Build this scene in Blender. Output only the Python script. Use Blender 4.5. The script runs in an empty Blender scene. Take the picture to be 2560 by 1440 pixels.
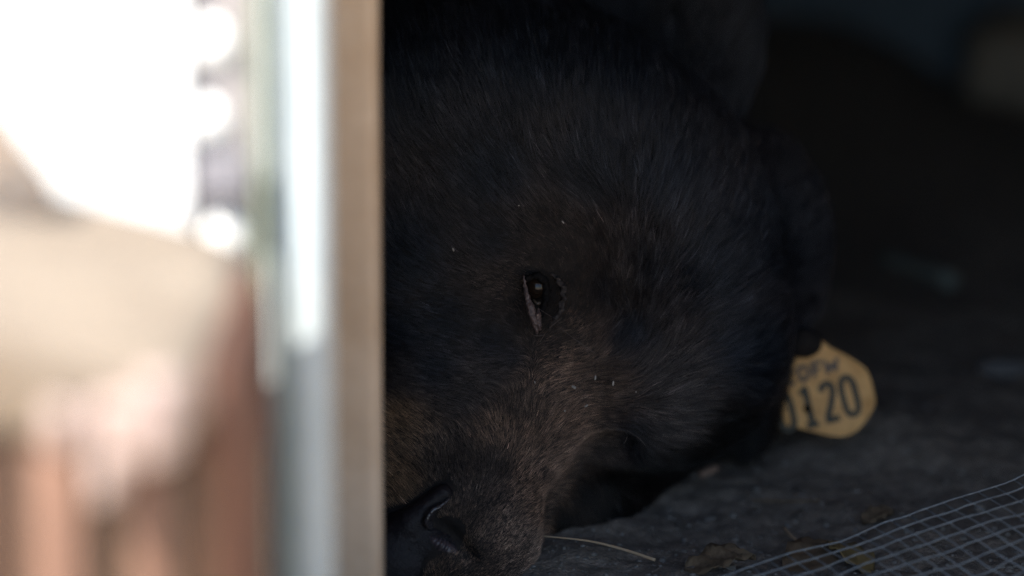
import bpy, math, random
import numpy as np
from mathutils import Vector, Matrix, kdtree

rng = np.random.default_rng(7)
random.seed(7)
SC = bpy.context.scene
COL = SC.collection

# ------------------------------------------------------------------ camera
PITCH = math.radians(14.0)
CAM = np.array([0.0, 0.0, 0.75])
FWD = np.array([0.0, math.cos(PITCH), -math.sin(PITCH)])
UP = np.array([0.0, math.sin(PITCH), math.cos(PITCH)])
RIGHT = np.array([1.0, 0.0, 0.0])
K = 1e-4                                   # metres per photo pixel per metre of distance
cam_d = bpy.data.cameras.new('camera')
cam = bpy.data.objects.new('camera', cam_d)
COL.objects.link(cam)
cam.location = CAM
cam.rotation_euler = (math.pi / 2 - PITCH, 0, 0)
cam_d.sensor_width = 36.0
cam_d.lens = 36.0 / (2560 * K)
cam_d.clip_start = 0.05
cam_d.clip_end = 2000
cam_d.dof.use_dof = True
cam_d.dof.focus_distance = 2.424
cam_d.dof.aperture_fstop = cam_d.lens / 66.0
SC.camera = cam

# ------------------------------------------------------------------ sky, sun, exposure
SUN = np.array([-0.62, -0.30, 0.80]); SUN /= np.linalg.norm(SUN)      # towards the sun
w = bpy.data.worlds.new('World'); SC.world = w; w.use_nodes = True
nt = w.node_tree
sky = nt.nodes.new('ShaderNodeTexSky'); sky.sky_type = 'NISHITA'; sky.sun_disc = False
sky.sun_elevation = math.asin(SUN[2])
sky.sun_rotation = math.atan2(SUN[0], SUN[1])
nt.links.new(sky.outputs[0], nt.nodes['Background'].inputs[0])
nt.nodes['Background'].inputs[1].default_value = 0.10
sl = bpy.data.lights.new('sun', 'SUN'); sl.energy = 3.6; sl.angle = math.radians(0.5); sl.color = (1.0, 0.95, 0.87)
so = bpy.data.objects.new('sun', sl); COL.objects.link(so)
so.rotation_euler = Vector(SUN).to_track_quat('Z', 'Y').to_euler()
so.location = (-3, -2, 6)
vs = SC.view_settings
vs.view_transform = 'Standard'; vs.look = 'None'; vs.gamma = 1.0; vs.use_curve_mapping = False
vs.exposure = 2.35
SC.cycles.use_denoising = True
SC.cycles.denoising_prefilter = 'NONE'
SC.cycles.use_adaptive_sampling = False
SC.cycles.use_guiding = True
SC.cycles.max_bounces = 6
SC.cycles.sample_clamp_indirect = 8.0
SC.cycles_curves.shape = 'RIBBONS'

# ------------------------------------------------------------------ helpers
def P(px, py, d):
    px = np.asarray(px, float); py = np.asarray(py, float); d = np.asarray(d, float)
    a = (px - 1280) * K * d; b = -(py - 720) * K * d
    return CAM + d[..., None] * FWD + a[..., None] * RIGHT + b[..., None] * UP

def pix(p):
    q = p - CAM
    d = q @ FWD
    return 1280 + (q @ RIGHT) / (K * d), 720 - (q @ UP) / (K * d), d

def G(px, py, z=0.0):                       # the point of the ground that shows at a pixel
    dr = FWD + (px - 1280) * K * RIGHT - (py - 720) * K * UP
    t = (z - CAM[2]) / dr[2]
    return CAM + t * dr

def mat(name, base=(0.5, 0.5, 0.5), rough=0.8, metal=0.0, var=0.0, var_scale=40.0, base2=None,
        bump=0.0, bump_scale=200.0, spec=0.5, coat=0.0, sheen=0.0):
    m = bpy.data.materials.new(name); m.use_nodes = True
    t = m.node_tree; b = t.nodes['Principled BSDF']
    b.inputs['Base Color'].default_value = (*base, 1)
    b.inputs['Roughness'].default_value = rough
    b.inputs['Metallic'].default_value = metal
    b.inputs['Specular IOR Level'].default_value = spec
    b.inputs['Coat Weight'].default_value = coat
    tc = t.nodes.new('ShaderNodeTexCoord')
    if base2 is not None:
        n = t.nodes.new('ShaderNodeTexNoise'); n.inputs['Scale'].default_value = var_scale
        n.inputs['Detail'].default_value = 6; n.inputs['Roughness'].default_value = 0.65
        t.links.new(tc.outputs['Object'], n.inputs['Vector'])
        r = t.nodes.new('ShaderNodeValToRGB')
        r.color_ramp.elements[0].position = 0.36; r.color_ramp.elements[1].position = 0.66
        r.color_ramp.elements[0].color = (*base, 1); r.color_ramp.elements[1].color = (*base2, 1)
        t.links.new(n.outputs['Fac'], r.inputs[0]); t.links.new(r.outputs[0], b.inputs['Base Color'])
    if bump > 0:
        n2 = t.nodes.new('ShaderNodeTexNoise'); n2.inputs['Scale'].default_value = bump_scale
        n2.inputs['Detail'].default_value = 5
        t.links.new(tc.outputs['Object'], n2.inputs['Vector'])
        bp = t.nodes.new('ShaderNodeBump'); bp.inputs['Strength'].default_value = 1.0
        bp.inputs['Distance'].default_value = bump
        t.links.new(n2.outputs['Fac'], bp.inputs['Height']); t.links.new(bp.outputs[0], b.inputs['Normal'])
    return m

def mesh_obj(name, V, F, m, parent=None, smooth=False):
    me = bpy.data.meshes.new(name)
    V = np.asarray(V, float)
    me.from_pydata(V.tolist(), [], [tuple(int(i) for i in f) for f in F])
    me.validate()
    if smooth: me.polygons.foreach_set('use_smooth', [True] * len(me.polygons))
    if m: me.materials.append(m)
    o = bpy.data.objects.new(name, me); COL.objects.link(o)
    if parent: o.parent = parent; o.matrix_parent_inverse = parent.matrix_world.inverted()
    return o

def quads_obj(name, V, Q, m, parent=None, smooth=True):      # fast path for large quad meshes
    me = bpy.data.meshes.new(name)
    n = len(Q)
    me.vertices.add(len(V)); me.vertices.foreach_set('co', np.asarray(V, np.float32).ravel())
    me.loops.add(n * 4); me.loops.foreach_set('vertex_index', np.asarray(Q, np.int32).ravel())
    me.polygons.add(n); me.polygons.foreach_set('loop_start', np.arange(0, 4 * n, 4, dtype=np.int32))
    me.update(calc_edges=True); me.validate()
    if smooth: me.polygons.foreach_set('use_smooth', np.ones(len(me.polygons), bool))
    if m: me.materials.append(m)
    o = bpy.data.objects.new(name, me); COL.objects.link(o)
    if parent: o.parent = parent; o.matrix_parent_inverse = parent.matrix_world.inverted()
    return o

def empty(name, loc=(0, 0, 0)):
    o = bpy.data.objects.new(name, None); COL.objects.link(o); o.location = loc
    o.empty_display_size = 0.05
    bpy.context.view_layer.update()
    return o

def tag(o, label=None, cat=None, group=None, kind=None):
    if label: o['label'] = label
    if cat: o['category'] = cat
    if group: o['group'] = group
    if kind: o['kind'] = kind
    return o

def vnoise(p, seed=0):                       # smooth value noise in 3D, numpy, -1..1
    p = np.asarray(p, float)
    i = np.floor(p).astype(np.int64); f = p - i; f = f * f * (3 - 2 * f)
    def h(a, b, c):
        n = (a * 374761393 + b * 668265263 + c * 2147483647 + seed * 974711) & 0x7fffffff
        n = ((n ^ (n >> 13)) * 1274126177) & 0x7fffffff
        n = (n ^ (n >> 16)) & 0xffff
        return n / 32767.5 - 1
    r = 0
    for dx in (0, 1):
        for dy in (0, 1):
            for dz in (0, 1):
                wgt = (f[..., 0] if dx else 1 - f[..., 0]) * (f[..., 1] if dy else 1 - f[..., 1]) * (f[..., 2] if dz else 1 - f[..., 2])
                r = r + wgt * h(i[..., 0] + dx, i[..., 1] + dy, i[..., 2] + dz)
    return r

def fbm(p, oct=4, seed=0):
    r = 0; a = 1.0; s = 0
    for k in range(oct):
        r = r + a * vnoise(np.asarray(p) * 2 ** k, seed + k); s += a; a *= 0.55
    return r / s

def box(x0, x1, y0, y1, z0, z1, sub=1, bevel=0.0, rough=0.0, rs=20, seed=0):
    """A box of sub x sub faces a side, with rounded edges and an uneven surface."""
    V = []; F = []
    idx = {}
    n = sub
    def vid(i, j, k):
        if (i, j, k) not in idx:
            idx[(i, j, k)] = len(V); V.append((i / n, j / n, k / n))
        return idx[(i, j, k)]
    for a in range(n):
        for b in range(n):
            for lo in (0, n):
                q = [(a, b), (a + 1, b), (a + 1, b + 1), (a, b + 1)]
                if lo == 0: q = q[::-1]
                F.append([vid(u, v, lo) for u, v in q])
                F.append([vid(lo, u, v) for u, v in q])
                F.append([vid(v, lo, u) for u, v in q])
    V = np.array(V); S = np.array([x1 - x0, y1 - y0, z1 - z0]); O = np.array([x0, y0, z0])
    W = V * S
    if bevel > 0:
        c = np.clip(W, bevel, S - bevel); d = W - c
        l = np.linalg.norm(d, axis=1, keepdims=True)
        W = np.where(l > 1e-9, c + d / np.maximum(l, 1e-9) * np.minimum(l, bevel), W)
    W = W + O
    if rough > 0:
        W = W + np.stack([fbm(W * rs + 7 * k, 3, seed + k) for k in range(3)], 1) * rough
    return W, F

def tube(pts, rad, sides=8, squash=None):
    """A tapered tube along points; closed ends."""
    pts = np.asarray(pts, float); n = len(pts); rad = np.broadcast_to(rad, n)
    t = np.gradient(pts, axis=0); t /= np.linalg.norm(t, axis=1, keepdims=True)
    ref = np.array([0.0, 0.0, 1.0]) if abs(t[:, 2]).mean() < 0.8 else np.array([1.0, 0, 0])
    V = []
    for i in range(n):
        a = np.cross(t[i], ref); a /= np.linalg.norm(a); b = np.cross(a, t[i])
        for k in range(sides):
            th = 2 * math.pi * k / sides
            V.append(pts[i] + rad[i] * (a * math.cos(th) + b * math.sin(th)))
    F = []
    for i in range(n - 1):
        for k in range(sides):
            k2 = (k + 1) % sides
            F.append((i * sides + k, i * sides + k2, (i + 1) * sides + k2, (i + 1) * sides + k))
    F.append(tuple(range(sides))[::-1]); F.append(tuple((n - 1) * sides + k for k in range(sides)))
    return np.array(V), F

def spline(pts, n=24):
    pts = np.asarray(pts, float); m = len(pts)
    ts = np.linspace(0, m - 1 - 1e-6, n); out = []
    for t in ts:
        i = int(t); f = t - i
        p0 = pts[max(i - 1, 0)]; p1 = pts[i]; p2 = pts[min(i + 1, m - 1)]; p3 = pts[min(i + 2, m - 1)]
        out.append(0.5 * (2 * p1 + (p2 - p0) * f + (2 * p0 - 5 * p1 + 4 * p2 - p3) * f * f + (3 * p1 - p0 - 3 * p2 + p3) * f ** 3))
    return np.array(out)

def ico(sub=2):
    t = (1 + 5 ** .5) / 2
    V = [(-1, t, 0), (1, t, 0), (-1, -t, 0), (1, -t, 0), (0, -1, t), (0, 1, t), (0, -1, -t), (0, 1, -t), (t, 0, -1), (t, 0, 1), (-t, 0, -1), (-t, 0, 1)]
    V = [np.array(v) / np.linalg.norm(v) for v in V]
    F = [(0, 11, 5), (0, 5, 1), (0, 1, 7), (0, 7, 10), (0, 10, 11), (1, 5, 9), (5, 11, 4), (11, 10, 2), (10, 7, 6), (7, 1, 8), (3, 9, 4), (3, 4, 2), (3, 2, 6), (3, 6, 8), (3, 8, 9), (4, 9, 5), (2, 4, 11), (6, 2, 10), (8, 6, 7), (9, 8, 1)]
    for _ in range(sub):
        c = {}; F2 = []
        def mid(a, b):
            k = (min(a, b), max(a, b))
            if k not in c:
                v = V[a] + V[b]; V.append(v / np.linalg.norm(v)); c[k] = len(V) - 1
            return c[k]
        for a, b, d in F:
            x, y, z = mid(a, b), mid(b, d), mid(d, a)
            F2 += [(a, x, z), (b, y, x), (d, z, y), (x, y, z)]
        F = F2
    return np.array(V), F

def surface_nets(vals, origin, h):
    """Mesh of the zero level of a grid of signed distances."""
    s = vals < 0
    nx, ny, nz = vals.shape
    cnt = np.zeros((nx - 1, ny - 1, nz - 1), np.float32); acc = np.zeros((nx - 1, ny - 1, nz - 1, 3), np.float32)
    corners = [(i, j, k) for i in (0, 1) for j in (0, 1) for k in (0, 1)]
    sl_ = lambda c: tuple(slice(c[a], (nx, ny, nz)[a] - 1 + c[a]) for a in range(3))
    for a in corners:
        for ax in range(3):
            if a[ax] == 1: continue
            b = list(a); b[ax] = 1; b = tuple(b)
            va = vals[sl_(a)]; vb = vals[sl_(b)]
            m = (va < 0) != (vb < 0)
            if not m.any(): continue
            t = va[m] / (va[m] - vb[m])
            p = np.tile(np.array(a, np.float32), (len(t), 1)); p[:, ax] += t
            acc[m] += p; cnt[m] += 1
    act = cnt > 0
    ids = -np.ones(act.shape, np.int64); n = int(act.sum()); ids[act] = np.arange(n)
    ijk = np.argwhere(act)
    V = (ijk + acc[act] / cnt[act][:, None]) * h + np.array(origin)
    Q = []
    for ax in range(3):
        u, v = (ax + 1) % 3, (ax + 2) % 3
        lo = [slice(None)] * 3; hi = [slice(None)] * 3
        lo[ax] = slice(0, -1); hi[ax] = slice(1, None)
        e = s[tuple(lo)] != s[tuple(hi)]
        flip = s[tuple(lo)]
        g = np.argwhere(e)
        ok = (g[:, u] > 0) & (g[:, v] > 0) & (g[:, u] < vals.shape[u] - 1) & (g[:, v] < vals.shape[v] - 1)
        g = g[ok]
        def cid(du, dv):
            q = g.copy(); q[:, u] -= du; q[:, v] -= dv
            return ids[q[:, 0], q[:, 1], q[:, 2]]
        quad = np.stack([cid(1, 1), cid(0, 1), cid(0, 0), cid(1, 0)], 1)
        fl = flip[g[:, 0], g[:, 1], g[:, 2]]
        quad[~fl] = quad[~fl][:, ::-1]
        Q.append(quad[(quad >= 0).all(1)])
    return V, np.concatenate(Q)

# ------------------------------------------------------------------ materials
M_stucco = mat('white_stucco', (0.80, 0.79, 0.76), 0.9, base2=(0.72, 0.71, 0.68), var_scale=14, bump=0.002, bump_scale=160)
M_trim = mat('pale_grey_trim', (0.24, 0.215, 0.21), 0.75, base2=(0.36, 0.33, 0.32), var_scale=22, bump=0.0006, bump_scale=90)
M_metal = mat('galvanised_sheet', (0.35, 0.395, 0.405), 0.5, 0.0, base2=(0.42, 0.46, 0.465), var_scale=60, bump=0.0002, bump_scale=60)
M_green = mat('green_grey_paint', (0.20, 0.225, 0.15), 0.6, base2=(0.26, 0.28, 0.20), var_scale=30)
M_post = mat('tan_painted_wood', (0.40, 0.275, 0.18), 0.7, base2=(0.52, 0.39, 0.285), var_scale=9, bump=0.0004, bump_scale=80)
M_sand = mat('sandy_mortar', (0.135, 0.105, 0.077), 0.95, base2=(0.185, 0.15, 0.114), var_scale=16, bump=0.002, bump_scale=120)
M_terra = mat('terracotta_clay', (0.115, 0.06, 0.038), 0.9, base2=(0.155, 0.084, 0.056), var_scale=30, bump=0.001, bump_scale=180)
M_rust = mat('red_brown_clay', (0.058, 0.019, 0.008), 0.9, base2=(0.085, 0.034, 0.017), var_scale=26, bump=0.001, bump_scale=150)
M_joint = mat('brown_earth_joint', (0.10, 0.065, 0.042), 0.95, base2=(0.14, 0.095, 0.06), var_scale=40, bump=0.002, bump_scale=140)
M_lump = mat('pinkish_plaster', (0.24, 0.18, 0.16), 0.9, base2=(0.32, 0.25, 0.22), var_scale=40, bump=0.001, bump_scale=160)
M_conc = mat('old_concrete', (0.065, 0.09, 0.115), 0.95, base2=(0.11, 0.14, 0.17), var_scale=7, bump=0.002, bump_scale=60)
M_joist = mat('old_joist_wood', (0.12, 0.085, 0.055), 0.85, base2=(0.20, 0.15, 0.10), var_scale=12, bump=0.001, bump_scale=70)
M_oldpost = mat('dusty_tan_wood', (0.13, 0.11, 0.085), 0.85, base2=(0.24, 0.20, 0.16), var_scale=10, bump=0.001, bump_scale=60)
M_dirt = mat('dry_dark_dirt', (0.085, 0.069, 0.056), 0.95, base2=(0.20, 0.163, 0.135), var_scale=110, bump=0.0022, bump_scale=420)
M_stone = mat('small_stone', (0.09, 0.08, 0.07), 0.9, base2=(0.17, 0.155, 0.14), var_scale=300)
M_straw = mat('dry_straw', (0.30, 0.20, 0.12), 0.6, base2=(0.36, 0.26, 0.17), var_scale=80)
M_leaf = mat('dry_leaf', (0.08, 0.052, 0.03), 0.8, base2=(0.12, 0.08, 0.045), var_scale=60, bump=0.0006, bump_scale=200)
M_wire = mat('galvanised_wire', (0.12, 0.123, 0.13), 0.5, 0.4, base2=(0.20, 0.205, 0.21), var_scale=200)
M_tag = mat('tan_tag_plastic', (0.46, 0.235, 0.075), 0.7, base2=(0.66, 0.365, 0.135), var_scale=75, bump=0.0003, bump_scale=300)
M_ink = mat('tag_ink', (0.050, 0.050, 0.044), 0.8, base2=(0.085, 0.075, 0.055), var_scale=160, spec=0.2)
M_ink2 = mat('worn_tag_ink', (0.12, 0.085, 0.06), 0.7, base2=(0.06, 0.05, 0.045), var_scale=180)
M_skin = mat('bear_hide', (0.010, 0.0085, 0.0085), 0.85, base2=(0.022, 0.017, 0.015), var_scale=90, bump=0.0006, bump_scale=600, spec=0.12)
M_lid = mat('eyelid_skin', (0.050, 0.032, 0.029), 0.42, base2=(0.115, 0.076, 0.068), var_scale=700, bump=0.0009, bump_scale=700, spec=0.35)
M_liddark = mat('dark_eyelid_skin', (0.006, 0.005, 0.005), 0.8, bump=0.0004, bump_scale=700, spec=0.08)
M_eye = mat('dark_eyeball', (0.010, 0.006, 0.004), 0.11, spec=0.22)
M_flesh = mat('eye_corner_flesh', (0.035, 0.025, 0.018), 0.35, base2=(0.05, 0.037, 0.028), var_scale=300, bump=0.0003, bump_scale=800)
M_nose = mat('wet_nose_leather', (0.008, 0.006, 0.007), 0.42, base2=(0.016, 0.012, 0.013), var_scale=250, bump=0.0006, bump_scale=1100, spec=0.16)
M_nostril = mat('nostril_rim_skin', (0.025, 0.020, 0.022), 0.22, base2=(0.035, 0.028, 0.03), var_scale=200, bump=0.0003, bump_scale=500)
M_flake = mat('pale_flake', (0.35, 0.30, 0.26), 0.8)

# ------------------------------------------------------------------ ground
def ground_z(x, y):
    x = np.asarray(x, float); y = np.asarray(y, float)
    p = np.stack([x, y, np.zeros_like(x)], -1)
    near = np.exp(-((y - 2.6) / 0.9) ** 2) * np.exp(-((x - 0.1) / 0.9) ** 2)
    z = 0.010 * fbm(p * 5, 3, 3) + near * (0.008 * fbm(p * 20, 3, 11) + 0.0026 * fbm(p * 90, 3, 19))
    z = z + 0.05 * np.clip((y - 3.2) / 0.55, 0, 1) ** 2 * (1 + 2.2 * fbm(p * 3.5, 3, 23)) * (y < 3.9)
    z = z - 0.030 * np.exp(-(((x + 0.06) / 0.06) ** 4 + ((y - 2.36) / 0.09) ** 4))
    z = z - 0.004 * np.exp(-((x * 0.55 - (y - 2.455) * -0.8 - 0.062) / 0.004) ** 2) * np.exp(-(((x - 0.085) / 0.03) ** 2 + ((y - 2.44) / 0.06) ** 2))
    z = z + 0.022 * np.exp(-(((x - 0.225) / 0.085) ** 2 + ((y - 2.60) / 0.07) ** 2))
    return z

def axis(lo, hi, step, far, grow=1.35):
    a = list(np.arange(lo, hi, step)); s = step
    while a[-1] < far: s *= grow; a.append(a[-1] + s)
    s = step; l = [lo]
    while l[-1] > -far: s *= grow; l.append(l[-1] - s)
    return np.array(l[:0:-1] + a)
gx = axis(-0.12, 0.52, 0.0028, 900); gy = axis(2.22, 2.95, 0.0034, 900)
X, Y = np.meshgrid(gx, gy, indexing='ij')
Z = ground_z(X, Y)
n1, n2 = X.shape
I = np.arange(n1 * n2).reshape(n1, n2)
Q = np.stack([I[:-1, :-1], I[1:, :-1], I[1:, 1:], I[:-1, 1:]], -1).reshape(-1, 4)
ground = quads_obj('ground', np.stack([X, Y, Z], -1).reshape(-1, 3), Q, M_dirt)
tag(ground, 'dark dry dirt floor in front of and under the bear', kind='structure')

# pale slab added out of view to bounce warm light onto the bear
V, F = box(-7, 7, -2.2, 1.735, -0.08, 0.022, sub=4, bevel=0.0)
bounce = mesh_obj('bounce_slab', V, F, mat('pale_bounce_slab', (0.54, 0.44, 0.33), 0.9, base2=(0.62, 0.52, 0.40), var_scale=6, bump=0.001, bump_scale=90))
tag(bounce, 'added pale slab outside the house, unseen, bouncing warm light inside', kind='structure')

# ------------------------------------------------------------------ house with its crawlspace
WY = 1.76                                    # outer face of the stucco
def wx(px, d): return (px - 1280) * K * d
house = empty('house', (0, WY, 0))
tag(house, 'white sunlit stucco house wall filling the blurred upper left', 'house')
xo = wx(470, 1.80)
xr = 0.62; zl = 0.60                         # right side and head of the opening
V = []; F = []
def addbox(*a, **k):
    v, f = box(*a, **k); o = sum(len(x) for x in V)
    V.append(v); F.extend([[i + o for i in q] for q in f])
addbox(-6, xo, WY, WY + 0.05, -0.05, 3.2)
addbox(xr, 7, WY, WY + 0.05, -0.05, 3.2)
addbox(xo, xr, WY, WY + 0.05, zl, 3.2)
mesh_obj('wall', np.concatenate(V), F, M_stucco, house)
V = []; F = []
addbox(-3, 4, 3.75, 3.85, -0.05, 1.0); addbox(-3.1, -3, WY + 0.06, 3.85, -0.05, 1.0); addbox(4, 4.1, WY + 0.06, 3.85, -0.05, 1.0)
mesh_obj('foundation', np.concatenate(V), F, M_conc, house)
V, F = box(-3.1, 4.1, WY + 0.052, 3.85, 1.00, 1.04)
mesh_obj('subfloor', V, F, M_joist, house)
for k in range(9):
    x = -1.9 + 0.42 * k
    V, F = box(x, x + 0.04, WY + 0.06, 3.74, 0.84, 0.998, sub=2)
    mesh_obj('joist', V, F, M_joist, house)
V, F = box(-6, 7, WY + 0.06, 6.5, 3.2, 3.25)
mesh_obj('roof', V, F, M_joist, house)

# the pale trim board beside the stucco, with white blobs added to stand for sun glints
x1 = wx(640, 1.80)
trim = empty('trim_board', (x1, WY, 0))
V, F = box(xo + 0.0015, x1, WY + 0.006, WY + 0.03, -0.02, zl - 0.002, sub=6, bevel=0.003)
mesh_obj('board', V, F, M_trim, trim)
tag(trim, 'pale grey trim board between white stucco and steel strip', 'trim board')
for px, py, r in ((535, 95, 0.0085), (520, 300, 0.008), (556, 615, 0.0095)):
    v, f = ico(3)
    v = v * np.array([r, r * 0.5, r * 1.25]); v *= (1 + 0.12 * fbm(v * 260, 2, px)[:, None])
    d = 1.80; c = P(px, py, d); c[1] = WY + 0.005
    mesh_obj('glint_blob', v + c, f, M_stucco, trim, True)
for z0, z1 in ((0.352, 0.372),):
    V, F = box(xo + 0.004, x1 - 0.003, WY - 0.004, WY + 0.0058, z0, z1, sub=4, bevel=0.002)
    mesh_obj('batten', V, F, mat('grey_batten', (0.17, 0.16, 0.17), 0.8), trim)

# galvanised strip at the edge of the opening
x2 = wx(808, 1.79)
strip = empty('steel_strip', (x2, WY - 0.01, 0))
a0, b0, a1, b1 = x1 + 0.0045, WY + 0.008, x2, WY - 0.013      # a flat face turned towards the left
V = []; F = []
for z_ in (-0.02, 0.15, 0.3, zl + 0.1):
    V += [(a0, b0, z_), ((a0 + a1) / 2, (b0 + b1) / 2 - 0.0006, z_), (a1, b1, z_), (a1, b1 + 0.002, z_), (a0, b0 + 0.002, z_)]
for j in range(3):
    for k in range(5):
        F.append((j * 5 + k, j * 5 + (k + 1) % 5, j * 5 + 5 + (k + 1) % 5, j * 5 + 5 + k))
mesh_obj('face', V, F, M_metal, strip, True)
V, F = box(x2 - 0.0025, x2 - 0.0002, WY - 0.0105, WY + 0.05, -0.02, zl + 0.1, sub=2)
mesh_obj('return_flange', V, F, M_metal, strip)
V, F = box(x1 + 0.0004, x1 + 0.0042, WY - 0.010, WY + 0.004, -0.02, zl + 0.1, sub=4, bevel=0.002)
mesh_obj('painted_edge', V, F, M_green, strip)
tag(strip, 'galvanised steel strip, blinding white in sun above and blue grey in shade below', 'metal strip')

# tan post that cuts off the bear on the left
xa, xb = wx(760, 2.16), wx(948, 2.16)
V, F = box(xa, xb, 2.10, 2.145, -0.03, 0.838, sub=14, bevel=0.006, rough=0.0008, rs=30)
post = mesh_obj('wooden_post', V, F, M_post, None, True)
tag(post, 'tan wooden post standing upright directly in front of the bear', 'post')

# ------------------------------------------------------------------ low garden pier in the blurred foreground
pier = empty('masonry_pier', (-0.2, 1.5, 0))
tag(pier, 'low blurred pier of terracotta tiles under a sunlit sandy cap', 'masonry pier')
PX1 = wx(594, 1.56)
V, F = box(-0.55, wx(512, 1.56), 1.497, WY - 0.022, 0.316, 0.338, sub=26, bevel=0.009, rough=0.005, rs=14, seed=5)
V[:, 2] += np.where(V[:, 2] > 0.322, np.clip(-0.125 - V[:, 0], 0, 0.2) * 0.30, 0)
mesh_obj('cap', V, F, M_sand, pier, True)
# earth filling behind the tiles
V, F = box(-0.54, PX1 - 0.010, 1.520, WY - 0.024, -0.02, 0.318, sub=8, bevel=0.006, rough=0.002, rs=40)
mesh_obj('core', V, F, M_joint, pier, True)
xs = [(-20, 55, M_joint), (62, 205, M_terra), (222, 300, M_joint), (312, 428, M_terra), (440, 520, M_joint)]
xs += [(-20 - 130 * (k + 1), -32 - 130 * k, M_terra) for k in range(10)]
for k, (a, b, mm) in enumerate(xs):
    y0 = 1.502 + (0.010 if mm is M_joint else 0.0) + 0.003 * math.sin(k * 5)
    V, F = box(wx(a, 1.56), wx(b, 1.56), y0, 1.519, -0.02, 0.317 + 0.003 * math.sin(k * 3), sub=6, bevel=0.003, rough=0.0012, rs=60, seed=k)
    mesh_obj('tile', V, F, mm, pier, True)
V, F = box(wx(516, 1.56), PX1, 1.500, WY - 0.05, -0.02, 0.336, sub=16, bevel=0.012, rough=0.003, rs=30, seed=9)
mesh_obj('corner_tile', V, F, M_rust, pier, True)
# plaster running down over the front
for k, (pts, r) in enumerate([
        ([(300, 940), (300, 1040), (285, 1130), (275, 1200)], 0.0075), ([(395, 950), (400, 1050), (410, 1090)], 0.010),
        ([(425, 880), (425, 1000), (420, 1080)], 0.009), ([(190, 960), (185, 1040), (190, 1060)], 0.008),
        ([(340, 930), (340, 1000), (345, 1060)], 0.010)]):
    pp = np.array([P(a, b, 1.585) for a, b in pts]); pp[:, 1] = 1.494
    sp = spline(pp, 10)
    v, f = tube(sp, r * (1 - 0.35 * np.linspace(0, 1, 10) ** 2), 10)
    v = v + np.stack([fbm(v * 70 + q, 2, k + q) for q in range(3)], 1) * 0.003
    mesh_obj('plaster_run', v, f, M_lump, pier, True)
# rubble heap on the left of the cap
v, f = ico(4)
v = v * np.array([0.078, 0.045, 0.066]); v = v * (1 + 0.12 * fbm(v * 22, 4, 31)[:, None])
heap = mesh_obj('rubble_lump', v + np.array([wx(-410, 1.66), 1.695, 0.362]), f,
                mat('tan_rubble', (0.24, 0.155, 0.10), 0.95, base2=(0.52, 0.42, 0.32), var_scale=60, bump=0.003, bump_scale=90), None, True)
tag(heap, 'rough mottled tan lump lying on the cap at the left edge', 'rubble')

# ------------------------------------------------------------------ the bear: body as one surface grown from blended volumes
def L(px, py, d):                            # camera-aligned metres: right, up, away
    return np.array([(px - 1280) * K * d, -(py - 720) * K * d, d])

def make_sdf(pts):
    def ell(px, py, d, rx, ry, rz, rot=0.0):
        q = pts - L(px, py, d).astype(np.float32)
        c, s = math.cos(math.radians(rot)), math.sin(math.radians(rot))
        x = q[..., 0] * c + q[..., 1] * s; y = -q[..., 0] * s + q[..., 1] * c; z = q[..., 2]
        k0 = np.sqrt((x / rx) ** 2 + (y / ry) ** 2 + (z / rz) ** 2)
        k1 = np.sqrt((x / rx ** 2) ** 2 + (y / ry ** 2) ** 2 + (z / rz ** 2) ** 2)
        return k0 * (k0 - 1) / np.maximum(k1, 1e-6)
    def cap(a, b, ra, rb):
        A = L(*a).astype(np.float32); B = L(*b).astype(np.float32); ab = B - A
        q = pts - A; h = np.clip((q @ ab) / (ab @ ab), 0, 1)
        return np.linalg.norm(q - h[..., None] * ab, axis=-1) - (ra + (rb - ra) * h)
    def smin(a, b, k):
        h = np.clip(0.5 + 0.5 * (b - a) / k, 0, 1)
        return b * (1 - h) + a * h - k * h * (1 - h)
    def smax(a, b, k): return -smin(-a, -b, k)
    return ell, cap, smin, smax

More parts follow.
